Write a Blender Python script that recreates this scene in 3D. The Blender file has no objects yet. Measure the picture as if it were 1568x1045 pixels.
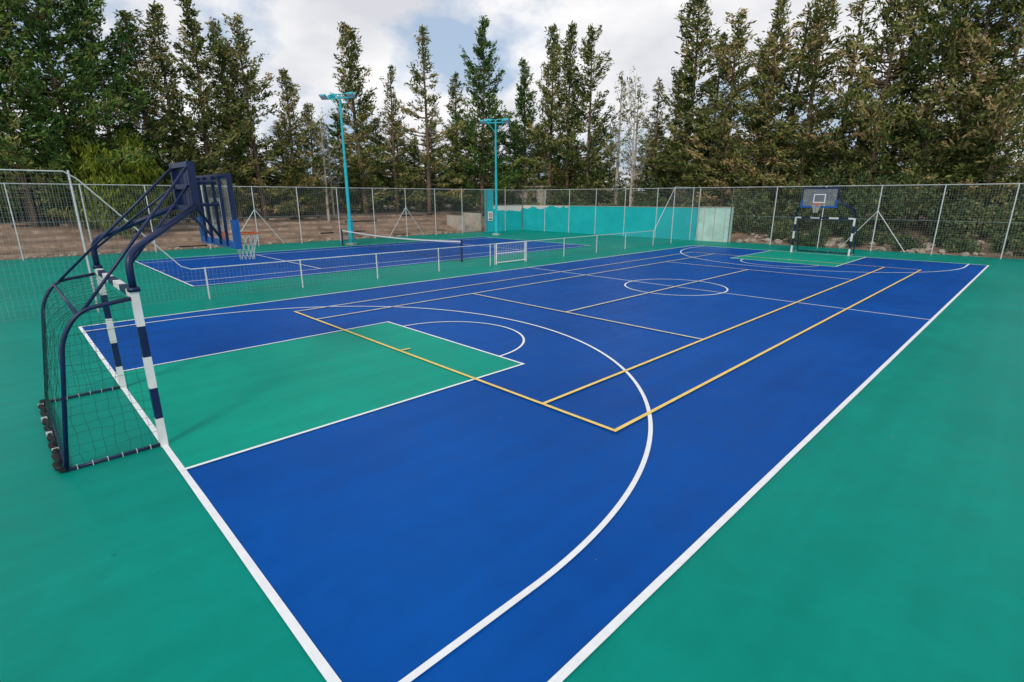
import bpy, math, random
import numpy as np
from mathutils import Vector, Matrix, noise as mnoise

random.seed(7)
S = bpy.context.scene
COL = S.collection
CA, SA = 0.6997, 0.7145   # site bearing (court axis vs. survey axis)

# ------------------------------------------------------------------ helpers
def new_mat(name):
    m = bpy.data.materials.new(name); m.use_nodes = True
    nt = m.node_tree; b = nt.nodes['Principled BSDF']
    return m, nt, b

def simple_mat(name, col, rough=0.6, metal=0.0, var=0.12, scale=6.0, spec=0.4, bump=0.0):
    m, nt, b = new_mat(name)
    tc = nt.nodes.new('ShaderNodeTexCoord')
    n = nt.nodes.new('ShaderNodeTexNoise'); n.inputs['Scale'].default_value = scale
    n.inputs['Detail'].default_value = 4
    nt.links.new(tc.outputs['Object'], n.inputs['Vector'])
    r = nt.nodes.new('ShaderNodeValToRGB')
    r.color_ramp.elements[0].position = 0.3; r.color_ramp.elements[1].position = 0.7
    r.color_ramp.elements[0].color = (*[c*(1-var) for c in col], 1)
    r.color_ramp.elements[1].color = (*[min(1, c*(1+var)) for c in col], 1)
    nt.links.new(n.outputs['Fac'], r.inputs['Fac'])
    nt.links.new(r.outputs['Color'], b.inputs['Base Color'])
    b.inputs['Roughness'].default_value = rough
    b.inputs['Metallic'].default_value = metal
    b.inputs['Specular IOR Level'].default_value = spec
    if bump:
        bp = nt.nodes.new('ShaderNodeBump'); bp.inputs['Strength'].default_value = bump
        nt.links.new(n.outputs['Fac'], bp.inputs['Height']); nt.links.new(bp.outputs['Normal'], b.inputs['Normal'])
    return m

def court_mat(name, col, col2):
    m, nt, b = new_mat(name)
    N, L = nt.nodes, nt.links
    tc = N.new('ShaderNodeTexCoord')
    n1 = N.new('ShaderNodeTexNoise'); n1.inputs['Scale'].default_value = 0.22; n1.inputs['Detail'].default_value = 4
    n1.inputs['Roughness'].default_value = 0.6
    n2 = N.new('ShaderNodeTexNoise'); n2.inputs['Scale'].default_value = 2.2; n2.inputs['Detail'].default_value = 5
    n2.inputs['Distortion'].default_value = 1.0
    mp = N.new('ShaderNodeMapping'); mp.inputs['Scale'].default_value = (3.2, .16, 1)
    n4 = N.new('ShaderNodeTexNoise'); n4.inputs['Scale'].default_value = 1.0; n4.inputs['Detail'].default_value = 3
    n5 = N.new('ShaderNodeTexNoise'); n5.inputs['Scale'].default_value = 70; n5.inputs['Detail'].default_value = 2
    L.new(tc.outputs['Object'], mp.inputs['Vector']); L.new(mp.outputs[0], n4.inputs['Vector'])
    for n in (n1, n2, n5): L.new(tc.outputs['Object'], n.inputs['Vector'])
    r = N.new('ShaderNodeValToRGB')
    r.color_ramp.elements[0].position = 0.34; r.color_ramp.elements[1].position = 0.66
    r.color_ramp.elements[0].color = (*col, 1); r.color_ramp.elements[1].color = (*col2, 1)
    L.new(n1.outputs['Fac'], r.inputs['Fac'])
    av = N.new('ShaderNodeMath'); av.operation = 'ADD'
    L.new(n2.outputs['Fac'], av.inputs[0]); L.new(n4.outputs['Fac'], av.inputs[1])
    av2 = N.new('ShaderNodeMath'); av2.operation = 'MULTIPLY_ADD'; av2.inputs[1].default_value = .45
    L.new(n5.outputs['Fac'], av2.inputs[0]); L.new(av.outputs[0], av2.inputs[2])
    mr = N.new('ShaderNodeMapRange'); mr.inputs['From Min'].default_value = 0.97; mr.inputs['From Max'].default_value = 1.47
    mr.inputs['To Min'].default_value = 0.92; mr.inputs['To Max'].default_value = 1.08
    L.new(av2.outputs[0], mr.inputs['Value'])
    mx = N.new('ShaderNodeMix'); mx.data_type = 'RGBA'; mx.blend_type = 'MULTIPLY'; mx.inputs[0].default_value = 1
    L.new(r.outputs['Color'], mx.inputs[6]); L.new(mr.outputs['Result'], mx.inputs[7])
    v = N.new('ShaderNodeTexVoronoi'); v.inputs['Scale'].default_value = 1.1
    L.new(tc.outputs['Object'], v.inputs['Vector'])
    mr2 = N.new('ShaderNodeMapRange'); mr2.inputs['From Min'].default_value = 0.012; mr2.inputs['From Max'].default_value = 0.03
    mr2.inputs['To Min'].default_value = 0.6; mr2.inputs['To Max'].default_value = 1.0
    L.new(v.outputs['Distance'], mr2.inputs['Value'])
    mx2 = N.new('ShaderNodeMix'); mx2.data_type = 'RGBA'; mx2.blend_type = 'MULTIPLY'; mx2.inputs[0].default_value = 1
    L.new(mx.outputs[2], mx2.inputs[6]); L.new(mr2.outputs['Result'], mx2.inputs[7])
    L.new(mx2.outputs[2], b.inputs['Base Color'])
    rr = N.new('ShaderNodeMapRange'); rr.inputs['To Min'].default_value = 0.30; rr.inputs['To Max'].default_value = 0.58
    L.new(n2.outputs['Fac'], rr.inputs['Value']); L.new(rr.outputs['Result'], b.inputs['Roughness'])
    b.inputs['Specular IOR Level'].default_value = 0.07
    return m

class MB:
    def __init__(s): s.v=[]; s.f=[]; s.m=[]; s.mats=[]
    def mi(s, mat):
        if mat not in s.mats: s.mats.append(mat)
        return s.mats.index(mat)
    def add(s, vs, fs, mat):
        o=len(s.v); s.v += [tuple(v) for v in vs]; k=s.mi(mat)
        for f in fs: s.f.append(tuple(i+o for i in f)); s.m.append(k)
    def box(s, c, d, mat, M=None):
        x,y,z=[a/2 for a in d]
        vs=[Vector((sx*x,sy*y,sz*z)) for sx in(-1,1) for sy in(-1,1) for sz in(-1,1)]
        if M: vs=[M@v for v in vs]
        vs=[v+Vector(c) for v in vs]
        s.add(vs,[(0,1,3,2),(4,6,7,5),(0,4,5,1),(2,3,7,6),(0,2,6,4),(1,5,7,3)],mat)
    def sweep(s, pts, r, mat, n=8, cap=True):
        pts=[Vector(p) for p in pts]; rs=r if isinstance(r,(list,tuple)) else [r]*len(pts)
        vs=[]; up=None
        for i,p in enumerate(pts):
            a=pts[max(i-1,0)]; b=pts[min(i+1,len(pts)-1)]; t=(b-a).normalized()
            if up is None:
                up = Vector((0,0,1)) if abs(t.z)<0.9 else Vector((1,0,0))
            u=(up-t*up.dot(t)).normalized(); w=t.cross(u); up=u
            for k in range(n):
                an=2*math.pi*(k+.5)/n; vs.append(p+(u*math.cos(an)+w*math.sin(an))*rs[i])
        fs=[]
        for i in range(len(pts)-1):
            for k in range(n):
                fs.append((i*n+k,i*n+(k+1)%n,(i+1)*n+(k+1)%n,(i+1)*n+k))
        if cap:
            fs.append(tuple(range(n-1,-1,-1))); fs.append(tuple((len(pts)-1)*n+k for k in range(n)))
        s.add(vs,fs,mat)
    def wire(s, a, b, r, mat, seg=1.0):
        a=Vector(a); b=Vector(b); k=max(1,int(round((b-a).length/seg)))
        s.sweep([a.lerp(b,i/k) for i in range(k+1)], r, mat, 3, cap=False)
    def obj(s, name, parent=None, smooth=False):
        me=bpy.data.meshes.new(name); me.from_pydata(s.v,[],s.f)
        for m in s.mats: me.materials.append(m)
        me.polygons.foreach_set('material_index',s.m)
        if smooth: me.polygons.foreach_set('use_smooth',[True]*len(s.f))
        me.update()
        o=bpy.data.objects.new(name,me); COL.objects.link(o)
        if parent: o.parent=parent
        return o

def empty(name, loc=(0,0,0)):
    o=bpy.data.objects.new(name,None); o.location=loc; COL.objects.link(o); o.empty_display_size=.3; return o

def arc_pts(pts, rad, n=6):
    P=[Vector(p) for p in pts]; out=[P[0]]
    for i in range(1,len(P)-1):
        a=(P[i-1]-P[i]); b=(P[i+1]-P[i]); d=min(rad,a.length*.45,b.length*.45)
        A=P[i]+a.normalized()*d; B=P[i]+b.normalized()*d
        for k in range(n+1):
            t=k/n; out.append(A*(1-t)**2+P[i]*2*t*(1-t)+B*t*t)
    out.append(P[-1]); return out

# ------------------------------------------------------------------ materials
GREEN = court_mat('green_acrylic', (0.001,0.225,0.172), (0.002,0.270,0.208))
KEYG  = court_mat('green_key_acrylic', (0.002,0.29,0.205), (0.003,0.33,0.232))
BLUE  = court_mat('blue_acrylic', (0.001,0.062,0.295), (0.001,0.084,0.375))
WHITE = simple_mat('white_line_paint',(0.84,0.86,0.86),0.6,var=.05,scale=9,spec=.25)
YELL  = simple_mat('yellow_line_paint',(0.88,0.62,0.17),0.6,var=.10,scale=9,spec=.2)
PALEY = simple_mat('worn_yellow_line_paint',(0.76,0.68,0.46),0.6,var=.15,scale=9,spec=.25)
NAVY  = simple_mat('navy_paint',(0.007,0.018,0.075),0.36,var=.2)
BLUEP = simple_mat('blue_padding',(0.006,0.09,0.34),0.5,var=.15)
PWHITE= simple_mat('white_paint',(0.75,0.75,0.74),0.45,var=.08)
ORANGE= simple_mat('orange_rim',(0.65,0.12,0.02),0.45)
CORD  = simple_mat('net_cord',(0.7,0.7,0.7),0.8)
GNET  = simple_mat('goal_net_cord',(0.015,0.09,0.06),0.8)
TURQ  = simple_mat('turquoise_metal_paint',(0.02,0.46,0.54),0.4,var=.12)
GALV  = simple_mat('galvanised_steel',(0.60,0.62,0.63),0.5,metal=.1,var=.15)
WIRE  = simple_mat('galvanised_wire',(0.34,0.35,0.35),0.6,var=.2,scale=1)
STONE = simple_mat('terrace_stone',(0.40,0.29,0.215),0.9,var=.4,scale=2.2,bump=.5,spec=.1)
RUBBLE= simple_mat('rubble_stone',(0.40,0.34,0.27),0.9,var=.4,scale=3,bump=.4,spec=.1)
CONC  = simple_mat('concrete',(0.50,0.45,0.39),0.85,var=.15,scale=3,spec=.2)
BARK  = simple_mat('bark',(0.17,0.12,0.085),0.95,var=.4,scale=5,spec=.1)
PBARK = simple_mat('pale_bark',(0.48,0.42,0.35),0.95,var=.3,scale=5,spec=.1)
GLASS_L= simple_mat('lamp_glass',(0.55,0.6,0.62),0.15,var=.05,spec=.6)
BLACK = simple_mat('black_fabric',(0.012,0.012,0.014),0.8)
RED   = simple_mat('red_sign_paint',(0.5,0.03,0.03),0.5)
DRY   = simple_mat('dry_leaf',(0.22,0.15,0.08),0.8,var=.4,scale=2)

def earth_mat():
    m,nt,b=new_mat('earth'); N,L=nt.nodes,nt.links
    tc=N.new('ShaderNodeTexCoord')
    n=N.new('ShaderNodeTexNoise'); n.inputs['Scale'].default_value=.5; n.inputs['Detail'].default_value=7
    n.inputs['Roughness'].default_value=.68
    L.new(tc.outputs['Object'],n.inputs['Vector'])
    r=N.new('ShaderNodeValToRGB'); e=r.color_ramp.elements
    e[0].position=.32; e[0].color=(.10,.085,.045,1); e[1].position=.68; e[1].color=(.38,.26,.18,1)
    x=e.new(.48); x.color=(.25,.165,.12,1)
    L.new(n.outputs['Fac'],r.inputs['Fac']); L.new(r.outputs['Color'],b.inputs['Base Color'])
    b.inputs['Roughness'].default_value=.95; b.inputs['Specular IOR Level'].default_value=.1
    bp=N.new('ShaderNodeBump'); bp.inputs['Strength'].default_value=.6; bp.inputs['Distance'].default_value=.1
    L.new(n.outputs['Fac'],bp.inputs['Height']); L.new(bp.outputs['Normal'],b.inputs['Normal'])
    return m
EARTH=earth_mat()

def leaf_mat(name, g0, g1, br, brown_amt=.25):
    m,nt,b=new_mat(name); N,L=nt.nodes,nt.links
    N.remove(b)
    at=N.new('ShaderNodeAttribute'); at.attribute_name='tone'
    r=N.new('ShaderNodeValToRGB'); e=r.color_ramp.elements
    e[0].position=0; e[0].color=(*g0,1); e[1].position=1; e[1].color=(*br,1)
    x=e.new(1-brown_amt-.12); x.color=(*g1,1)
    oi=N.new('ShaderNodeObjectInfo')
    ma=N.new('ShaderNodeMath'); ma.operation='MULTIPLY_ADD'; ma.inputs[1].default_value=.38; ma.inputs[2].default_value=-.22
    L.new(oi.outputs['Random'],ma.inputs[0])
    ad=N.new('ShaderNodeMath'); ad.operation='ADD'; ad.use_clamp=True
    L.new(at.outputs['Fac'],ad.inputs[0]); L.new(ma.outputs[0],ad.inputs[1])
    L.new(ad.outputs[0],r.inputs['Fac'])
    df=N.new('ShaderNodeBsdfDiffuse'); L.new(r.outputs['Color'],df.inputs['Color'])
    L.new(df.outputs[0],N['Material Output'].inputs['Surface'])
    return m
LEAF_A=leaf_mat('cypress_foliage',(.05,.08,.022),(.22,.245,.075),(.44,.31,.15),.28)
LEAF_B=leaf_mat('cedar_foliage',(.035,.09,.028),(.16,.25,.06),(.29,.28,.10),.12)
LEAF_C=leaf_mat('shrub_foliage',(.035,.065,.026),(.12,.165,.065),(.25,.22,.10),.15)
LEAF_D=leaf_mat('yellow_green_foliage',(.12,.16,.02),(.26,.30,.05),(.38,.34,.09),.2)

# ------------------------------------------------------------------ terrain
def hz(x,y):
    d=-38.4-x; h=0.0
    if d>0: h=max(0,min(1.75+.02*(d-7),.215*d-.1)) if y<200 else 0
    e=y-38.9
    if e>0: h=max(h,min(1.3+.01*e,.14*e))
    if (d>1 or e>1): h+= .18*mnoise.noise(Vector((x*.25,y*.25,0)))*min(1,max(d-1,e-1)/3)
    return min(h,4)
def axis(lo,hi,step,far):
    a=list(np.arange(lo,hi+.01,step)); out=[]
    k=step*2; v=lo
    while v>-far: v-=k; k*=1.5; out.insert(0,v)
    k=step*2; v=hi; o2=[]
    while v<far: v+=k; k*=1.5; o2.append(v)
    return out+a+o2
xs=axis(-80,10,.9,1500); ys=axis(-15,85,.9,1500)
mb=MB()
vs=[(x,y,-.03+hz(x,y)) for y in ys for x in xs]
W=len(xs); fs=[(j*W+i,j*W+i+1,(j+1)*W+i+1,(j+1)*W+i) for j in range(len(ys)-1) for i in range(W-1)]
mb.add(vs,fs,EARTH); mb.obj('ground',smooth=True)

# ------------------------------------------------------------------ courts
CX=-9.28; X0,X1=-16.79,-1.77; Y0,Y1=1.07,33.9
def sheet(name,x0,x1,y0,y1,z,mat):
    b=MB(); b.add([(x0,y0,z),(x1,y0,z),(x1,y1,z),(x0,y1,z)],[(0,1,2,3)],mat); return b.obj(name)
sheet('green_court_surface',-38.2,30,-22,38.7,0.0,GREEN)
sheet('blue_court_surface',X0,X1,Y0,Y1,.004,BLUE)
sheet('blue_tennis_court_surface',-32.6,-21.6,4.8,28.57,.004,BLUE)
KW=2.5; KD=5.88
sheet('green_key_area',CX-KW,CX+KW,Y0,Y0+KD,.008,KEYG)
sheet('green_key_area',CX-KW,CX+KW,Y1-KD,Y1,.008,KEYG)
zc=[.012]
LB=MB()
def line(x0,y0,x1,y1,w=.06,mat=WHITE):
    zc[0]+=.0007; z=zc[0]
    d=Vector((x1-x0,y1-y0,0)).normalized(); n=Vector((-d.y,d.x,0))*w/2; e=d*w/2
    a=Vector((x0,y0,z))-e; b=Vector((x1,y1,z))+e
    # slightly uneven hand-taped edges
    L_=(b-a).length; k=max(1,int(L_/.35)); vs=[]
    for i in range(k+1):
        p=a.lerp(b,i/k); j1=.0025*mnoise.noise(Vector((p.x*2.1,p.y*2.1,zc[0]*900))); j2=.0025*mnoise.noise(Vector((p.x*2.3,p.y*2.3,zc[0]*900+7)))
        vs+=[p-n*(1+j1/w*2),p+n*(1+j2/w*2)]
    LB.add(vs,[(2*i,2*i+2,2*i+3,2*i+1) for i in range(k)],mat)
def arc(cx,cy,r,a0,a1,w=.06,mat=WHITE,n=160):
    zc[0]+=.0007; z=zc[0]; vs=[];fs=[]
    for i in range(n+1):
        a=math.radians(a0+(a1-a0)*i/n)
        for rr in (r-w/2,r+w/2): vs.append((cx+rr*math.cos(a),cy+rr*math.sin(a),z))
    for i in range(n): fs.append((2*i,2*i+1,2*i+3,2*i+2))
    LB.add(vs,fs,mat)
line(X0,Y0,X1,Y0,.07);line(X0,Y1,X1,Y1,.07);line(X0,Y0,X0,Y1,.07);line(X1,Y0,X1,Y1,.07)
YM=(Y0+Y1)/2; line(X0,YM,X1,YM,.05)
arc(CX,YM,1.8,0,360,.055)
for s,yb in((1,Y0),(-1,Y1)):
    yk=yb+s*KD
    line(CX-KW,yb,CX-KW,yk,.055);line(CX+KW,yb,CX+KW,yk,.055);line(CX-KW,yk,CX+KW,yk,.055)
    arc(CX,yk,1.8,0,180*s,.05)
    yc=yb+s*1.575; R=6.8
    arc(CX,yc,R,0,s*180,.06)
    line(CX+R,yb,CX+R,yc,.06);line(CX-R,yb,CX-R,yc,.06)
def tennis(cx,cy,m_near,m_far,w=.05):
    a=5.485; b=4.115; L=11.885
    line(cx-a,cy-L,cx+a,cy-L,w,m_near); line(cx-a,cy+L,cx+a,cy+L,w,m_near)
    line(cx+a,cy-L,cx+a,cy+L,w,m_near); line(cx-a,cy-L,cx-a,cy+L,w,m_far)
    line(cx+b,cy-L,cx+b,cy+L,w,m_near); line(cx-b,cy-L,cx-b,cy+L,w,m_far)
    line(cx-b,cy-6.4,cx+b,cy-6.4,w,m_far); line(cx-b,cy+6.4,cx+b,cy+6.4,w,m_far)
    line(cx,cy-6.4,cx,cy+6.4,w,m_far)
    line(cx,cy-L,cx,cy-L+.22,w,m_near); line(cx,cy+L-.22,cx,cy+L,w,m_near)
tennis(CX+.05,17.58,YELL,PALEY,.064)
tennis(-27.1,16.685,WHITE,WHITE,.06)
LB.obj('court_line_markings')
# a scatter of dry leaves and twigs blown over the court
g=MB(); rl=random.Random(17)
for i in range(240):
    if i%3==0: x=rl.uniform(-37,-18); y=rl.uniform(0,36)
    elif i%3==1: x=rl.uniform(-17,12); y=rl.uniform(30,38)
    else: x=rl.uniform(-12,4); y=rl.uniform(3,34)
    a=rl.uniform(0,6.28); l=rl.uniform(.012,.04); w_=l*rl.uniform(.2,.5)
    c,s_=math.cos(a),math.sin(a); z=.05
    g.add([(x-c*l,y-s_*l,z),(x+s_*w_,y-c*w_,z+.006),(x+c*l,y+s_*l,z),(x-s_*w_,y+c*w_,z+.004)],[(0,1,2,3)],DRY)
g.obj('fallen_leaves')

# ------------------------------------------------------------------ goal + basket unit
def basket_unit(yb, s, zoff, cx):
    root=empty('goal_with_basketball_hoop',(cx,yb,0))
    def P(x,y,z): return (x,s*y,z)
    g=MB(); hb=[0,.40,.82,1.24,1.64,2.08]
    for sx in(-1,1):
        for i in range(5):
            m=PWHITE if i%2==0 else NAVY
            g.box(P(sx*1.5,0,(hb[i]+hb[i+1])/2),(.085,.085,hb[i+1]-hb[i]),m)
    g.obj('striped_posts',root)
    g=MB(); xb=[-1.457,-1.2,-.72,-.24,.24,.72,1.2,1.457]
    for i in range(7):
        g.box(P((xb[i]+xb[i+1])/2,0,2.035),(xb[i+1]-xb[i],.083,.083),PWHITE if i%2==0 else NAVY)
    g.obj('striped_crossbar',root)
    g=MB()
    for sx in(-1,1):
        x=sx*1.5
        pts=arc_pts([P(x,-.045,1.99),P(x,-.56,1.92),P(x,-.76,1.62),P(x,-1.0,.03)],.26)
        g.sweep(pts,.025,NAVY,10)
        g.sweep([P(x,-1.0,.03),P(x,-.045,.03)],.022,NAVY,8)
        pts=arc_pts([P(x,0,2.08),P(x,.0,2.52),P(sx*.50,1.06,3.06)],.22)
        g.sweep(pts,.042,NAVY,10)
        g.box(P(x,0,2.10),(.12,.12,.05),NAVY)
        g.sweep([P(x,-.52,1.91),P(sx*.45,1.06,3.63)],.019,NAVY,8)
        g.sweep([P(x,-.02,2.35),P(sx*.40,1.04,3.36)],.016,NAVY,8)
    g.sweep([P(-1.5,-1.0,.04),P(1.5,-1.0,.04)],.022,NAVY,8)
    g.sweep([P(-1.5,-.58,1.88),P(1.5,-.58,1.88)],.02,NAVY,8)
    g.obj('steel_frame',root,True)
    g=MB(); z0,z1=3.0,3.68
    for sx in(-1,1): g.box(P(sx*.46,1.08,(z0+z1)/2),(.07,.10,z1-z0),NAVY)
    for z in(z0+.035,(z0+z1)/2,z1-.035): g.box(P(0,1.08,z),(.848,.09,.07),NAVY)
    for x in(-.25,0,.25): g.box(P(x,1.11,(z0+z1)/2),(.20,.02,z1-z0-.02),NAVY)
    zb=2.45+zoff; zt=zb+1.07; yB=1.45
    for sx in(-1,1):
        g.sweep([P(sx*.40,1.13,3.08),P(sx*.40,yB-.05,3.08)],.025,NAVY,8)
        g.sweep([P(sx*.40,1.13,3.40),P(sx*.40,yB-.05,3.40)],.025,NAVY,8)
        g.sweep([P(sx*.40,1.10,3.03),P(sx*.22,yB-.05,zb+.15)],.022,NAVY,8)
    for x in(-.55,-.22,.22,.55): g.box(P(x,yB-.045,(zb+zt)/2),(.03,.04,zt-zb-.06),NAVY)
    g.obj('backboard_bracket',root)
    acr,nt,b=new_mat('acrylic_board'); b.inputs['Base Color'].default_value=(.9,.93,.95,1)
    b.inputs['Roughness'].default_value=.1; b.inputs['Specular IOR Level'].default_value=.25
    nz=nt.nodes.new('ShaderNodeTexNoise'); nz.inputs['Scale'].default_value=3
    mrr=nt.nodes.new('ShaderNodeMapRange'); mrr.inputs['To Min'].default_value=.05; mrr.inputs['To Max'].default_value=.14
    nt.links.new(nz.outputs['Fac'],mrr.inputs['Value']); nt.links.new(mrr.outputs['Result'],b.inputs['Alpha'])
    g=MB()
    g.box(P(0,yB,(zb+zt)/2),(1.70,.012,1.0),acr)
    g.obj('acrylic_panel',root)
    g=MB()
    g.box(P(0,yB,zt-.035),(1.8,.05,.07),NAVY)
    for sx in(-1,1):
        g.box(P(sx*.865,yB,(zb+.42+zt-.07)/2),(.07,.05,zt-.07-zb-.42),NAVY)
        g.box(P(sx*.85,yB,zb+.26),(.10,.085,.32),BLUEP)
    g.box(P(0,yB,zb+.05),(1.8,.085,.10),BLUEP)
    for (x,z,w,h) in((0,zb+.70,.59,.05),(0,zb+.28,.59,.05),(-.27,zb+.49,.05,.37),(.27,zb+.49,.05,.37)):
        g.box(P(x,yB+.012,z),(w,.008,h),PWHITE)
    g.obj('backboard_frame',root)
    zr=zb+.17; g=MB(); rr=.215; yr=yB+.06+.10+rr
    ring=[P(rr*math.cos(2*math.pi*i/28),yr+rr*math.sin(2*math.pi*i/28),zr) for i in range(29)]
    g.sweep(ring,.011,ORANGE,8,cap=False)
    g.box(P(0,yB+.055,zr-.03),(.16,.03,.14),ORANGE)
    g.sweep([P(-.06,yB+.06,zr),P(-.10,yr-rr*.88,zr)],.011,ORANGE,6); g.sweep([P(.06,yB+.06,zr),P(.10,yr-rr*.88,zr)],.011,ORANGE,6)
    g.obj('hoop_rim',root,True)
    g=MB(); lv=[(0,rr),(.11,.175),(.22,.14),(.33,.115),(.42,.11)]; n=12
    for i in range(len(lv)-1):
        for k in range(n):
            for dk in(-.5,.5):
                a0=2*math.pi*(k+.5*(i%2))/n; a1=2*math.pi*(k+.5*(i%2)+dk)/n
                p0=P(lv[i][1]*math.cos(a0),yr+lv[i][1]*math.sin(a0),zr-lv[i][0])
                p1=P(lv[i+1][1]*math.cos(a1),yr+lv[i+1][1]*math.sin(a1),zr-lv[i+1][0])
                g.sweep([p0,p1],.0045,CORD,4,cap=False)
    g.obj('hoop_net',root)
    g=MB(); st=.12; rc=.0022
    prof=[(-.05,2.0),(-.50,1.92),(-.68,1.80),(-.76,1.6),(-1.0,.06)]
    pl=[Vector((0,a,b)) for a,b in prof]; samp=[]
    for a,b in zip(pl,pl[1:]):
        m=max(1,int((b-a).length/st)); samp+= [a.lerp(b,i/m) for i in range(m)]
    samp.append(pl[-1])
    nx=int(3/st)
    rnd=random.Random(3)
    def sag(x,y,z): return P(x,y+.05*math.sin(math.pi*(x+1.5)/3)*(-1 if y<-.7 else 0)+rnd.uniform(-.018,.018),max(.02,z+rnd.uniform(-.015,.015)-(.09*math.sin(math.pi*(x+1.5)/3) if z>1.7 else 0)))
    grid=[[sag(-1.5+3*i/nx,q.y,q.z) for i in range(nx+1)] for q in samp]
    for row in grid: g.sweep(row,rc,GNET,3,cap=False)
    for i in range(nx+1): g.sweep([r[i] for r in grid],rc,GNET,3,cap=False)
    def yback(z):
        for a,b in zip(prof,prof[1:]):
            if b[1]<=z<=a[1]:
                t=(a[1]-z)/(a[1]-b[1]+1e-6); return a[0]+(b[0]-a[0])*t
        return -1.0
    def ztop(y):
        for a,b in zip(prof,prof[1:]):
            if b[0]<=y<=a[0]:
                t=(a[0]-y)/(a[0]-b[0]+1e-6); return a[1]+(b[1]-a[1])*t
        return 2.0
    for sx in(-1,1):
        x=sx*1.5
        for k in range(16):
            z=.08+k*st; yb2=yback(z)
            m=6; g.sweep([P(x+.03*math.sin(q/m*3.1+k),yb2+(-.04-yb2)*q/m,z+rnd.uniform(-.02,.02)) for q in range(m+1)],rc,GNET,3,cap=False)
        for k in range(1,8):
            y=-k*st; zt2=ztop(y)
            m=12; g.sweep([P(x+.03*math.sin(q/m*9+k),y+rnd.uniform(-.02,.02),.03+(zt2-.03)*q/m) for q in range(m+1)],rc,GNET,3,cap=False)
    g.obj('goal_net',root)
    g=MB()
    pts=[P(-1.53+3.06*i/40,-1.06+.02*math.sin(i*1.3),.045+.015*math.sin(i*2.1)) for i in range(41)]
    g.sweep(pts,[.032+.012*math.sin(i*1.9) for i in range(41)],BLACK,7)
    for i in range(4,40,9):
        p=pts[i]; g.box(p,(.008,.07,.08),PWHITE)
    for i in range(1,7):
        for sx in(-1,1): g.box(P(sx*1.5,-i*.15,.032),(.05,.007,.05),PWHITE)
    g.obj('net_hem',root)
    return root
basket_unit(Y0,1,0.0,-9.22)
basket_unit(Y1,-1,0.17,-9.15)

# ------------------------------------------------------------------ fences
def fence(name, p0, p1, hfun, z0=0, post=3.0, sp=.125, wr=.0038, mid=(), brace=(), pr=.03, posts=None):
    g=MB(); a=Vector((*p0,0)); b=Vector((*p1,0)); L=(b-a).length; d=(b-a)/L
    def pt(t,z): q=a+d*t; return (q.x,q.y,z)
    n=int(L/sp)
    for i in range(n+1):
        t=L*i/n; h=hfun(t); g.wire(pt(t,z0+.04),pt(t,h),wr,WIRE)
    hm=max(hfun(t) for t in np.linspace(0,L,60)); z=z0+.06
    while z<hm-.02:
        seg=[]
        for t in np.linspace(0,L,121):
            if hfun(t)>=z: seg.append(t)
            elif len(seg)>1: g.wire(pt(seg[0],z),pt(seg[-1],z),wr,WIRE); seg=[]
            else: seg=[]
        if len(seg)>1: g.wire(pt(seg[0],z),pt(seg[-1],z),wr,WIRE)
        z+=sp
    tp=posts if posts is not None else [L*i/round(L/post) for i in range(int(round(L/post))+1)]
    for t in tp:
        g.sweep([pt(t,0),pt(t,hfun(t)+.03)],pr,GALV,8)
    ts=np.linspace(0,L,121); top=[]
    for t in ts: top.append(pt(t,hfun(t)))
    g.sweep(top,pr*.7,GALV,6)
    for zz in mid: g.wire(pt(0,zz),pt(L,zz),pr*.3,GALV)
    for t in brace:
        t=min(tp,key=lambda q:abs(q-t))
        for sx in(-1,1):
            te=t+sx*1.7
            if 0<te<L: g.sweep([pt(t,hfun(t)*.62),pt(te,.05)],pr*.8,GALV,6)
    return g.obj(name)
XL=-37.3; YF=38.0; FH=3.85
fence('boundary_fence',(XL,-14),(XL,33.2),lambda t:FH,post=3.0,mid=(1.9,),brace=(8,26,38))
fence('boundary_fence',(XL,33.2),(XL,YF),lambda t:FH,z0=2.42,post=2.4)
fence('boundary_fence',(XL,YF+.0),(-16.3,YF),lambda t:FH,z0=2.42,post=3.0)
fence('boundary_fence',(-16.3,YF),(22,YF),lambda t:FH,post=2.95,mid=(1.9,),brace=(9,24))
XM=-18.7
def hlow(t):
    y=-14+t
    if y<1.68: return FH
    if y<4.0: return FH+(1.0-FH)*(y-1.68)/2.32
    if y<31.7: return 1.0
    if y<34.1: return 1.0+(FH-1.0)*(y-31.7)/2.4
    return FH
posts=[0,3,6,9,12,15.68]+[18.56+3.07*i for i in range(9)]
fence('dividing_fence',(XM,-14),(XM,17.15),hlow,posts=[p for p in posts if p<31]+[31.15],pr=.026,sp=.12,wr=.0022)
fence('dividing_fence',(XM,19.35),(XM,37.9),lambda t:hlow(t+33.35),posts=[0,3,6,9,12.35,14.75,18.5],pr=.026,sp=.12,wr=.0022)
g=MB()
for y in(17.25,19.25): g.sweep([(XM,y,0),(XM,y,1.02)],.03,PWHITE,8)
for z in(.08,.52,1.0): g.sweep([(XM,17.25,z),(XM,19.25,z)],.025,PWHITE,8)
for i in range(1,17): g.sweep([(XM,17.25+2*i/17,.08),(XM,17.25+2*i/17,1.0)],.005,GALV,4)
g.obj('white_gate')

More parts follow.
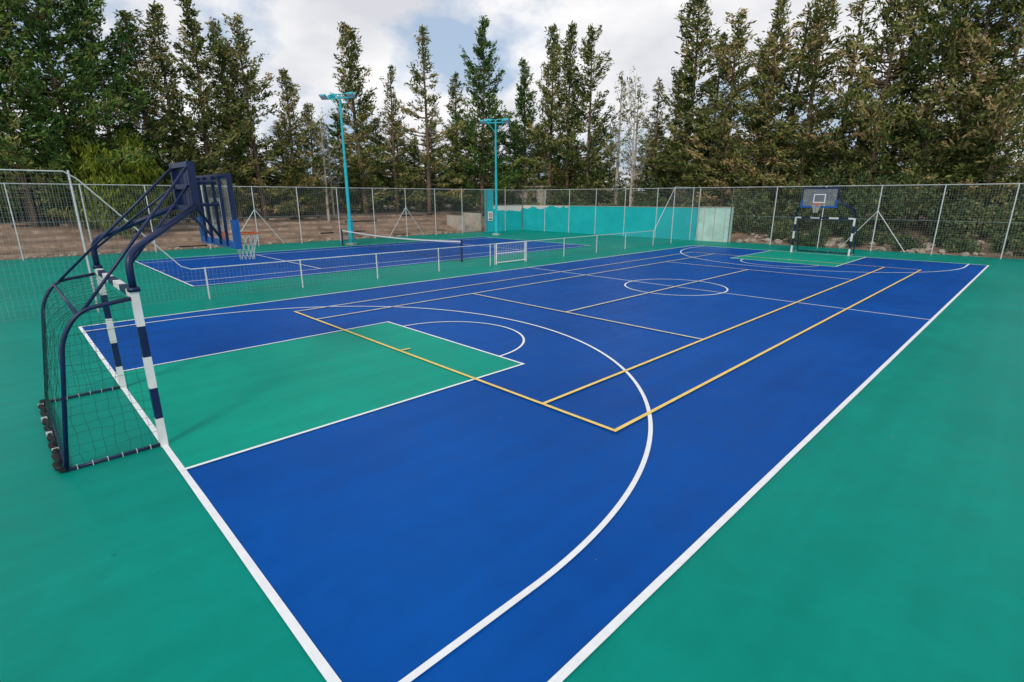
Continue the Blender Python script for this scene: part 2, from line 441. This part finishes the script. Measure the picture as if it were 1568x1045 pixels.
# tennis net on the second court
g=MB(); yn=16.7; xa,xb_=-33.5,-20.7
for x in(xa,xb_): g.sweep([(x,yn,0),(x,yn,1.10)],.05,NAVY,10)
n=24
def nz_(x): return 1.05-.14*math.sin(math.pi*(x-xa)/(xb_-xa))
vs=[];fs=[]
for i in range(n+1):
    x=xa+(xb_-xa)*i/n; vs+=[(x,yn,nz_(x)),(x,yn,nz_(x)-.07)]
for i in range(n): fs.append((2*i,2*i+1,2*i+3,2*i+2))
g.add(vs,fs,PWHITE)
for i in range(130):
    x=xa+(xb_-xa)*i/129; g.sweep([(x,yn,.04),(x,yn,nz_(x)-.05)],.004,BLACK,3,cap=False)
for k in range(10): g.sweep([(xa+(xb_-xa)*i/n,yn,.04+(nz_(xa+(xb_-xa)*i/n)-.1)*k/10) for i in range(n+1)],.004,BLACK,3,cap=False)
g.obj('tennis_net')

# ------------------------------------------------------------------ light poles
def light_pole(x,y,H,rot):
    root=empty('floodlight_pole',(x,y,0)); root.rotation_euler=(0,0,rot)
    g=MB()
    g.box((0,0,.06),(.55,.55,.12),CONC); g.box((0,0,.15),(.40,.40,.05),TURQ)
    g.box((.02,0,.95),(.26,.24,1.35),TURQ); g.box((.02,0,1.65),(.30,.28,.05),TURQ)
    g.sweep([(0,0,.17),(0,0,H*.55),(0,0,H*.552),(0,0,H)],[.115,.10,.085,.07],TURQ,12)
    g.obj('pole_shaft',root)
    g=MB()
    g.sweep([(-1.15,0,H-.25),(1.15,0,H-.25)],.05,TURQ,8)
    g.sweep([(-.75,0,H-.02),(.75,0,H-.02)],.03,TURQ,8)
    for sx in(-1,1):
        g.sweep([(sx*.75,0,H-.02),(sx*1.1,0,H-.25)],.03,TURQ,6); g.sweep([(0,0,H-1.0),(sx*.7,0,H-.27)],.025,TURQ,6)
    g.obj('crossarm',root)
    # four flood lamps hung either side of the crossarm, tilted down to the two courts
    for xx,dy in((-1.02,-1),(-.72,1),(.72,1),(1.02,-1)):
        h=MB(); M=Matrix.Rotation(math.radians(-52*dy),3,'X')
        c=Vector((xx,dy*.28,H-.18+(.14 if dy>0 else 0)))
        h.box(c,(.44,.10,.36),TURQ,M); h.box(c+M@Vector((0,dy*.058,0)),(.38,.016,.30),GLASS_L,M)
        h.box(c+M@Vector((0,-dy*.095,0)),(.22,.09,.2),TURQ,M)
        for q in(-.235,.235): h.box(c+M@Vector((q,-dy*.02,.05)),(.015,.04,.30),GALV,M)
        h.sweep([c,(xx,0,H-.25)],.025,TURQ,6)
        h.obj('floodlight_head',root)
light_pole(-33.8,17.5,9.6,math.radians(28))
light_pole(-33.8,31.2,9.35,math.radians(28))

# ------------------------------------------------------------------ turquoise wall
def wall_mat():
    m,nt,b=new_mat('painted_wall'); N,L=nt.nodes,nt.links
    tc=N.new('ShaderNodeTexCoord'); sp=N.new('ShaderNodeSeparateXYZ'); L.new(tc.outputs['Object'],sp.inputs[0])
    n=N.new('ShaderNodeTexNoise'); n.inputs['Scale'].default_value=.8; n.inputs['Detail'].default_value=6
    L.new(tc.outputs['Object'],n.inputs['Vector'])
    ma=N.new('ShaderNodeMath'); ma.operation='MULTIPLY_ADD'; ma.inputs[1].default_value=1.5
    L.new(n.outputs['Fac'],ma.inputs[0]); L.new(sp.outputs['Z'],ma.inputs[2])
    mx_=N.new('ShaderNodeMath'); mx_.operation='MULTIPLY_ADD'; mx_.inputs[1].default_value=-.07
    L.new(sp.outputs['X'],mx_.inputs[0]); L.new(ma.outputs[0],mx_.inputs[2])
    gt=N.new('ShaderNodeMath'); gt.operation='GREATER_THAN'; gt.inputs[1].default_value=5.32
    L.new(mx_.outputs[0],gt.inputs[0])
    n2=N.new('ShaderNodeTexNoise'); n2.inputs['Scale'].default_value=1.2; n2.inputs['Detail'].default_value=6
    L.new(tc.outputs['Object'],n2.inputs['Vector'])
    r=N.new('ShaderNodeValToRGB'); r.color_ramp.elements[0].position=.3; r.color_ramp.elements[1].position=.7
    r.color_ramp.elements[0].color=(.010,.42,.45,1); r.color_ramp.elements[1].color=(.018,.49,.51,1)
    L.new(n2.outputs['Fac'],r.inputs['Fac'])
    mx=N.new('ShaderNodeMix'); mx.data_type='RGBA'; mx.inputs[7].default_value=(.72,.66,.62,1)
    L.new(gt.outputs[0],mx.inputs[0]); L.new(r.outputs['Color'],mx.inputs[6])
    L.new(mx.outputs[2],b.inputs['Base Color']); b.inputs['Roughness'].default_value=.75
    b.inputs['Specular IOR Level'].default_value=.2
    return m
WALL=wall_mat()
PALEW=simple_mat('pale_green_wall_paint',(.48,.68,.61),.8,var=.18,scale=1.3,spec=.2)
g=MB(); g.box(((XL-18.8)/2,YF+.16,1.2),(-18.8-XL,.22,2.4),WALL); g.box(((XL-18.8)/2,YF+.16,2.42),(-18.8-XL+.05,.26,.03),CONC); g.obj('turquoise_wall')
g=MB(); g.box((XL-.16,(33.2+YF)/2+.05,1.2),(.22,YF-33.2,2.4),WALL); g.box((XL-.16,33.65,1.95),(.26,.9,3.9),TURQ)
g.box((XL-.16,36.0,2.42),(.28,4.0,.05),CONC); g.obj('turquoise_side_wall')
g=MB(); g.box((-17.5,YF+.18,1.22),(2.5,.22,2.44),PALEW); g.box((-17.5,YF+.18,2.47),(2.56,.28,.06),CONC)
for i in range(3): g.box((-18.3+.8*i,YF+.055,1.2),(.04,.03,2.4),CONC)
g.obj('pale_green_wall')
g=MB(); g.box((XL+.02,33.65,1.45),(.03,.6,.85),PWHITE)
ring=[(XL+.045,33.65+.17*math.cos(i*math.pi/10),1.55+.17*math.sin(i*math.pi/10)) for i in range(21)]
g.sweep(ring,.025,RED,6,cap=False); g.sweep([(XL+.045,33.53,1.67),(XL+.045,33.77,1.43)],.02,RED,6)
g.box((XL+.04,33.65,1.18),(.012,.42,.10),NAVY); g.obj('warning_sign')
g=MB()
g.box((-41.5,44.5,2.2),(5,3.4,4.0),CONC); g.box((-41.5,44.5,4.27),(5.5,3.9,.14),RUBBLE)
g.box((-40.3,42.78,2.7),(.9,.05,.8),NAVY); g.box((-42.6,42.78,2.7),(.9,.05,.8),NAVY); g.obj('masonry_outbuilding')

# ------------------------------------------------------------------ terraces, steps, rubble
g=MB(); rn=random.Random(5)
for k in range(5):
    y=-14.0
    while y<31.5:
        w=rn.uniform(.8,2.4); w=min(w,31.5-y)
        x_f=-39.0-1.5*k+rn.uniform(-.05,.05); top=.34*(k+1)+rn.uniform(-.03,.02)-.16; bot=.34*k-.16
        if rn.random()>.08: g.box((x_f-.13,y+w/2,(top+bot)/2),(.26,w-.006,top-bot),STONE)
        y+=w
    xa1=-39.1-1.5*k; xb1=-39.1-1.5*(k+1); za1=.34*(k+1)-.22; zb1=.34*(k+1)+.02
    ny=46; vs=[];fs=[]
    for j in range(ny+1):
        yy=-14+45.5*j/ny
        for q in range(4):
            xx=xa1+(xb1-xa1)*q/3; zz=za1+(zb1-za1)*q/3+.05*mnoise.noise(Vector((xx*1.3,yy*.9,k)))
            vs.append((xx,yy,zz))
    for j in range(ny):
        for q in range(3): fs.append((j*4+q,(j+1)*4+q,(j+1)*4+q+1,j*4+q+1))
    g.add(vs,fs,EARTH)
g.obj('stone_terrace')
g=MB()
for k in range(6): g.box((-38.9-.38*k,32.6,.17*(k+1)/2),(.375,1.9,.17*(k+1)),CONC)
g.box((-39.9,31.58,.75),(2.6,.16,1.5),CONC)
g.box((-39.9,33.64,.85),(2.6,.16,1.7),CONC)
g.obj('concrete_steps')
def rock(g,c,r,mat,rn):
    import bmesh
    bm=bmesh.new(); bmesh.ops.create_icosphere(bm,subdivisions=2,radius=1)
    o=Vector((rn.random()*50,rn.random()*50,0)); sc=Vector((rn.uniform(.7,1.3),rn.uniform(.7,1.3),rn.uniform(.45,.8)))
    vs=[]
    for v in bm.verts:
        q=v.co*(1+.45*mnoise.noise(v.co*1.6+o)); vs.append(Vector(c)+Vector((q.x*sc.x,q.y*sc.y,q.z*sc.z))*r)
    g.add(vs,[tuple(v.index for v in f.verts) for f in bm.faces],mat); bm.free()
g=MB()
for i in range(300):
    if rn.random()<.65: x=rn.uniform(-16,6); y=YF+rn.uniform(.6,4.5)
    else: y=rn.uniform(-10,31); x=-38.2-rn.uniform(0,.6)
    r=rn.uniform(.08,.28)*(1 if y>37 else .6); rock(g,(x,y,hz(x,y)+r*.2),r,RUBBLE,rn)
g.obj('stone_rubble')

# ------------------------------------------------------------------ vegetation
def leaf_arrays(C, D, size, rng, aspect=.32):
    n=len(C); D=D/np.linalg.norm(D,axis=1,keepdims=True)
    R=rng.normal(size=(n,3)); Sd=np.cross(D,R); Sd/=np.linalg.norm(Sd,axis=1,keepdims=True)+1e-9
    l=size*rng.uniform(.6,1.3,(n,1)); w=l*aspect*rng.uniform(.7,1.3,(n,1))
    return np.stack([C-D*l*.5,C+Sd*w*.5-D*l*.05,C+D*l*.5,C-Sd*w*.5-D*l*.05],axis=1).reshape(-1,3)
def build_mesh(name, LV, tone, mbwood, leafmat):
    nl=len(LV)//4
    wv=np.array(mbwood.v,dtype=float).reshape(-1,3) if mbwood.v else np.zeros((0,3))
    V=np.concatenate([LV,wv]); o=len(LV)
    loops=[np.arange(nl*4)]; sizes=[np.full(nl,4)]
    for f in mbwood.f: loops.append(np.array(f)+o)
    sizes.append(np.array([len(f) for f in mbwood.f],dtype=int))
    loops=np.concatenate(loops).astype(np.int32); sizes=np.concatenate(sizes).astype(np.int32)
    starts=np.concatenate([[0],np.cumsum(sizes)[:-1]]).astype(np.int32)
    me=bpy.data.meshes.new(name)
    me.vertices.add(len(V)); me.vertices.foreach_set('co',V.astype(np.float32).ravel())
    me.loops.add(len(loops)); me.loops.foreach_set('vertex_index',loops)
    me.polygons.add(len(sizes)); me.polygons.foreach_set('loop_start',starts)
    me.materials.append(leafmat)
    for m in mbwood.mats: me.materials.append(m)
    mi=np.concatenate([np.zeros(nl),np.array(mbwood.m)+1]).astype(np.int32) if mbwood.f else np.zeros(nl,np.int32)
    me.update(calc_edges=True)
    me.polygons.foreach_set('material_index',mi)
    at=me.attributes.new('tone','FLOAT','FACE')
    tt=np.concatenate([tone,np.zeros(len(sizes)-nl)]).astype(np.float32); at.data.foreach_set('value',tt)
    me.validate(); me.update()
    return me

def conifer(seed,H=16,R=2.4,nb=120,dens=1.0,open_=0.0,base=.10,power=.75,leaf=.34,mat=LEAF_A,bark=BARK,up=.35):
    rng=np.random.default_rng(seed); rn=random.Random(seed)
    w=MB(); bend=[(rn.uniform(-.25,.25),rn.uniform(-.25,.25)) for _ in range(4)]
    def axis_(t):
        return Vector((bend[0][0]*math.sin(t*2.2)+bend[1][0]*.3*math.sin(t*7),bend[0][1]*math.sin(t*2.5)+bend[1][1]*.3*math.sin(t*6),t*H))
    w.sweep([axis_(i/12) for i in range(13)],[.22*(1-i/12.6)*H/16+.012 for i in range(13)],bark,7)
    Cs=[];Ds=[];Ts=[]
    lobes=[rn.uniform(0,6.28) for _ in range(5)]
    for i in range(nb):
        t=base+(1-base-.015)*((i+rn.random())/nb)**.92
        prof=(1-t)**power*min(1,.6+2.2*(t-base))+.04
        az=rn.uniform(0,2*math.pi)
        lump=1+.24*math.sin(az*2+lobes[int(t*4.9)])+.18*math.sin(t*23+lobes[0])
        L=R*prof*lump*rn.uniform(.6,1.3)
        if L<.22: L=.22
        p0=axis_(t); e=up+.9*t*t+rn.uniform(-.18,.18)
        d=Vector((math.cos(az),math.sin(az),0))
        pts=[]; m=5
        for k in range(m+1):
            s=k/m; pts.append(p0+d*L*s+Vector((0,0,L*(e*s*s*1.0-.18*s*(1-t)))))
        if L>.7: w.sweep(pts,[.045*(1-s_/5.5)*(L/2.4)+.008 for s_ in range(m+1)],bark,3,cap=False)
        nc=max(3,int((L*4.8+2)*dens)); ctone=rng.beta(1.6,1.9)
        for c in range(nc):
            s=(c+rn.random())/nc; s=.25+.80*s**.85; s=min(s,1.05)
            x=min(s,1)*m; k=min(int(x),m-1); P_=pts[k].lerp(pts[k+1],x-k)
            side=Vector((-d.y,d.x,0))*rn.gauss(0,.18*L*(1.05-s*.6))
            P_=P_+side+Vector((0,0,rn.gauss(0,.08)))
            nl=int(rn.uniform(6,12)*(1-open_*.5)); rad=.14+.04*(1-t)
            cc=np.array(P_)+rng.normal(size=(nl,3))*[rad,rad,rad*.65]
            dd=np.array(d*.8+side*.8+Vector((0,0,.5)))+rng.normal(size=(nl,3))*.45
            Cs.append(cc);Ds.append(dd); Ts.append(np.clip(ctone+rng.normal(0,.22)+rng.normal(size=nl)*.10,0,1))
    C=np.concatenate(Cs);D=np.concatenate(Ds);T=np.concatenate(Ts)
    return build_mesh('conifer_mesh',leaf_arrays(C,D,leaf,rng),T,w,mat),H

def shrub_arrays(rng,c,rx,ry,h,n,leaf=.24,weep=False):
    nl=9; lc=np.stack([rng.uniform(-.65,.65,nl)*rx,rng.uniform(-.65,.65,nl)*ry,rng.uniform(.25,.78,nl)*h],1)
    lr=rng.uniform(.30,.5,nl)
    k=rng.integers(0,nl,n//8); v=rng.normal(size=(len(k),3)); v/=np.linalg.norm(v,axis=1,keepdims=True)
    v*= (rng.uniform(.5,1,(len(k),1))**.6)
    cc=lc[k]+v*np.stack([lr[k]*rx,lr[k]*ry,lr[k]*h],1)*1.05
    cc=cc[cc[:,2]>0.0]; tone=np.clip(rng.beta(2,2.2,len(cc))+rng.normal(0,.16),0,1)
    C=np.repeat(cc,8,axis=0)+rng.normal(size=(len(cc)*8,3))*.13
    T=np.clip(np.repeat(tone,8)+rng.normal(size=len(C))*.08,0,1)
    D=rng.normal(size=C.shape)+ (np.array([0,0,-2.2]) if weep else np.array([0,0,.5]))
    C=C+np.array(c)
    return leaf_arrays(C,D,leaf*(1.7 if weep else 1),rng,.25 if weep else .42),T

V={}
V['cyp1']=conifer(1,16,2.3,130,1.0,0,.06,.60)
V['cyp2']=conifer(2,16,3.3,130,1.0,0,.05,.90)
V['cyp3']=conifer(3,16,3.0,112,1.0,.05,.06,.90)
V['cyp4']=conifer(13,16,3.1,115,1.0,.05,.06,.80)
V['open1']=conifer(4,16,3.9,76,.95,.12,.08,1.1,up=.22)
V['open2']=conifer(5,16,3.1,70,.9,.25,.08,1.0,up=.4)
V['wide1']=conifer(6,16,4.3,150,.95,0,.06,.50,mat=LEAF_B,leaf=.38)
V['wide2']=conifer(7,16,3.9,135,.9,0,.06,.62,mat=LEAF_A,leaf=.36)
V['slim']=conifer(8,16,1.3,100,1.2,0,.05,.45,up=1.2)
V['green1']=conifer(9,16,3.8,145,1.0,0,.06,1.0,mat=LEAF_B)
V['sparse']=conifer(10,16,2.2,48,.5,.5,.15,.7,bark=PBARK,up=.6)
V['bare']=conifer(11,16,3.2,44,.10,.8,.25,.5,bark=PBARK,up=1.1)

def place(kind,t,Z,H,ws=1.0,name='cypress_tree',parent=None):
    x=Z*(CA*t-SA); y=Z*(SA*t+CA); me,h0=V[kind]; z=hz(x,y)-.1
    o=bpy.data.objects.new(name,me); COL.objects.link(o); o.location=(x,y,z)
    s=(H-z)/h0; o.scale=(s*ws,s*ws,s); o.rotation_euler=(random.uniform(-.02,.02),random.uniform(-.02,.02),random.uniform(0,6.28))
    if parent: o.parent=parent
    return o
T=[('wide1',-.90,33.5,15.3,1.0),('wide1',-.80,35,17.0,1.0),('wide1',-.735,37,15.6,.85),('cyp2',-.665,38.5,15.0,1.15),
('cyp3',-.612,39.5,15.8,1.1),('cyp2',-.561,41,16.6,1.0),('slim',-.512,42,15.3,1.0),('slim',-.49,44,14.4,1.0),('cyp4',-.463,43.5,16.1,1.05),
('cyp3',-.405,45.5,13.0,1.2),('cyp4',-.366,46.5,10.6,1.3),('cyp1',-.273,50,17.6,1.1),('open2',-.215,53,15,1.1),
('open1',-.1555,55,18.8,1.0),('green1',-.055,59,20.4,1.0),('cyp3',-.10,61,16.0,1.0),('green1',.026,62,17.4,.95),('cyp2',.068,60,20.2,.85),
('cyp3',.102,58,20.0,.9),('cyp4',.139,57,19.3,.95),('sparse',.195,54,14.6,1.1),('sparse',.225,52,13.0,1.1),('open2',.262,52,13.8,1.0),('cyp3',.292,51.5,12.5,1.0),
('cyp1',.317,49,19.3,1.15),('cyp3',.36,47.5,16,1.0),('cyp4',.396,46,17.3,1.15),('cyp3',.44,45.5,15.5,1.1),('cyp2',.470,44.5,17.8,1.0),('open2',.50,45,17.5,1.2),
('cyp4',.530,43,18.1,1.2),('open1',.586,41.5,17.2,1.1),('wide2',.66,39.5,18.4,.8),('cyp3',.70,41,17.5,1.1),('wide2',.75,37.5,19,.85),('cyp4',.806,37,18.2,1.3),('wide2',.88,35,17.5,.9)]
NM={'wide1':'cedar_tree','wide2':'cypress_tree','sparse':'bare_conifer_tree','open1':'spruce_tree','open2':'spruce_tree','green1':'pine_tree'}
for k,t,Z,H,ws in T: place(k,t,Z,H,ws,NM.get(k,'cypress_tree'))
place('bare',-.345,45.5,9.6,1.0,'bare_tree'); place('bare',-.335,47.5,8.6,1.1,'bare_tree'); place('bare',.222,50,13.0,.9,'bare_tree')
root=empty('background_tree_line')
rr=random.Random(21); t=-1.0
while t<1.0:
    if not(-.362<t<-.330 or .21<t<.235):
        Zl=50/(SA-CA*t) if t<.02 else 50/(CA+SA*t)
        Z=Zl*rr.uniform(1.0,1.1)
        H=3.2+Z*rr.uniform(.085,.145)
        place(rr.choice(['cyp2','cyp3','cyp4','green1']),t,Z,H,rr.uniform(1.4,2.0),'tree',root)
    t+=rr.uniform(.028,.046)

rng=np.random.default_rng(33); LVs=[];TTs=[]
rr=random.Random(9); y=-6
def addsh(x,y,r,h,n,weep=False):
    lv,tt=shrub_arrays(rng,(x,y,hz(x,y)-.1),r,r,h,n,weep=weep); LVs.append(lv);TTs.append(tt)
while y<40:
    addsh(-47.2+rr.uniform(-.8,.8),y,rr.uniform(1.2,2.2),rr.uniform(1.4,3.6),2200); y+=rr.uniform(1.5,2.8)
y=-5
while y<50:
    addsh(-50+rr.uniform(-1,1),y,rr.uniform(1.8,2.8),rr.uniform(3.0,5.4),2700); y+=rr.uniform(1.9,2.9)
x=-46
while x<8:
    addsh(x,43.0+rr.uniform(-1.0,1.2),rr.uniform(1.3,2.4),rr.uniform(1.8,4.0),2400); x+=rr.uniform(1.5,2.5)
x=-48
while x<9:
    addsh(x,46.5+rr.uniform(-1,1),rr.uniform(1.8,2.8),rr.uniform(3.2,5.4),2700); x+=rr.uniform(1.8,2.8)
for i in range(26):
    addsh(rr.uniform(-15,5),YF+rr.uniform(1.2,3.6),rr.uniform(.4,.9),rr.uniform(.5,1.3),700)
me=build_mesh('undergrowth',np.concatenate(LVs),np.concatenate(TTs),MB(),LEAF_C)
o=bpy.data.objects.new('undergrowth_shrubs',me); COL.objects.link(o)
lv,tt=shrub_arrays(rng,(0,0,0),2.7,2.7,5.2,11000,weep=True)
me=build_mesh('weeping_shrub',lv,tt,MB(),LEAF_D); o=bpy.data.objects.new('weeping_shrub',me); COL.objects.link(o)
o.location=(-42.6,6.2,hz(-42.6,6.2)-.2)

# ------------------------------------------------------------------ sky & light
SUN_EL=math.radians(37)
w=bpy.data.worlds.new('World'); S.world=w; w.use_nodes=True; nt=w.node_tree; N,L=nt.nodes,nt.links
bg=N['Background']; bg.inputs['Strength'].default_value=.105
sky=N.new('ShaderNodeTexSky'); sky.sky_type='NISHITA'; sky.sun_disc=False
sky.sun_elevation=SUN_EL; sky.air_density=1.0; sky.dust_density=2.5
tc=N.new('ShaderNodeTexCoord')
veil=N.new('ShaderNodeMix'); veil.data_type='RGBA'; veil.inputs[0].default_value=.6; veil.inputs[7].default_value=(5.4,6.6,8.4,1)
L.new(sky.outputs[0],veil.inputs[6])
mp=N.new('ShaderNodeMapping'); mp.inputs['Scale'].default_value=(1,1,1.8); mp.inputs['Location'].default_value=(.75,.55,.2)
L.new(tc.outputs['Generated'],mp.inputs['Vector'])
n1=N.new('ShaderNodeTexNoise'); n1.inputs['Scale'].default_value=3.2; n1.inputs['Detail'].default_value=7; n1.inputs['Roughness'].default_value=.52
L.new(mp.outputs[0],n1.inputs['Vector'])
r1=N.new('ShaderNodeValToRGB'); r1.color_ramp.elements[0].position=.45; r1.color_ramp.elements[1].position=.54
L.new(n1.outputs['Fac'],r1.inputs['Fac'])
n2=N.new('ShaderNodeTexNoise'); n2.inputs['Scale'].default_value=3.4; n2.inputs['Detail'].default_value=5
mp2=N.new('ShaderNodeMapping'); mp2.inputs['Scale'].default_value=(1,1,2.0); mp2.inputs['Location'].default_value=(3.1,1.7,0)
L.new(tc.outputs['Generated'],mp2.inputs['Vector']); L.new(mp2.outputs[0],n2.inputs['Vector'])
r2=N.new('ShaderNodeValToRGB'); r2.color_ramp.elements[0].position=.36; r2.color_ramp.elements[1].position=.60
r2.color_ramp.elements[0].color=(6.7,6.8,7.3,1); r2.color_ramp.elements[1].color=(9.8,9.75,9.8,1)
L.new(n2.outputs['Fac'],r2.inputs['Fac'])
mx=N.new('ShaderNodeMix'); mx.data_type='RGBA'
L.new(r1.outputs['Color'],mx.inputs[0]); L.new(veil.outputs[2],mx.inputs[6]); L.new(r2.outputs['Color'],mx.inputs[7])
L.new(mx.outputs[2],bg.inputs['Color'])
sd=bpy.data.lights.new('sun','SUN'); sd.energy=1.5; sd.angle=math.radians(11); sd.color=(1,.93,.82)
so=bpy.data.objects.new('sun',sd); COL.objects.link(so)
az=math.radians(-55)
dv=Vector((math.cos(az)*math.cos(SUN_EL),math.sin(az)*math.cos(SUN_EL),math.sin(SUN_EL)))
so.rotation_euler=dv.to_track_quat('Z','Y').to_euler()
sky.sun_rotation=math.atan2(dv.x,dv.y)

# ------------------------------------------------------------------ camera
cd=bpy.data.cameras.new('camera'); cam=bpy.data.objects.new('camera',cd); COL.objects.link(cam)
cd.sensor_width=36; cd.lens=36*791/1568; cd.clip_end=5000; cd.clip_start=.05
cam.location=(0,0,3.19); cam.rotation_euler=(math.radians(90-15.575),0,math.radians(45.6))
S.camera=cam
S.view_settings.view_transform='Standard'; S.view_settings.look='None'; S.view_settings.exposure=0
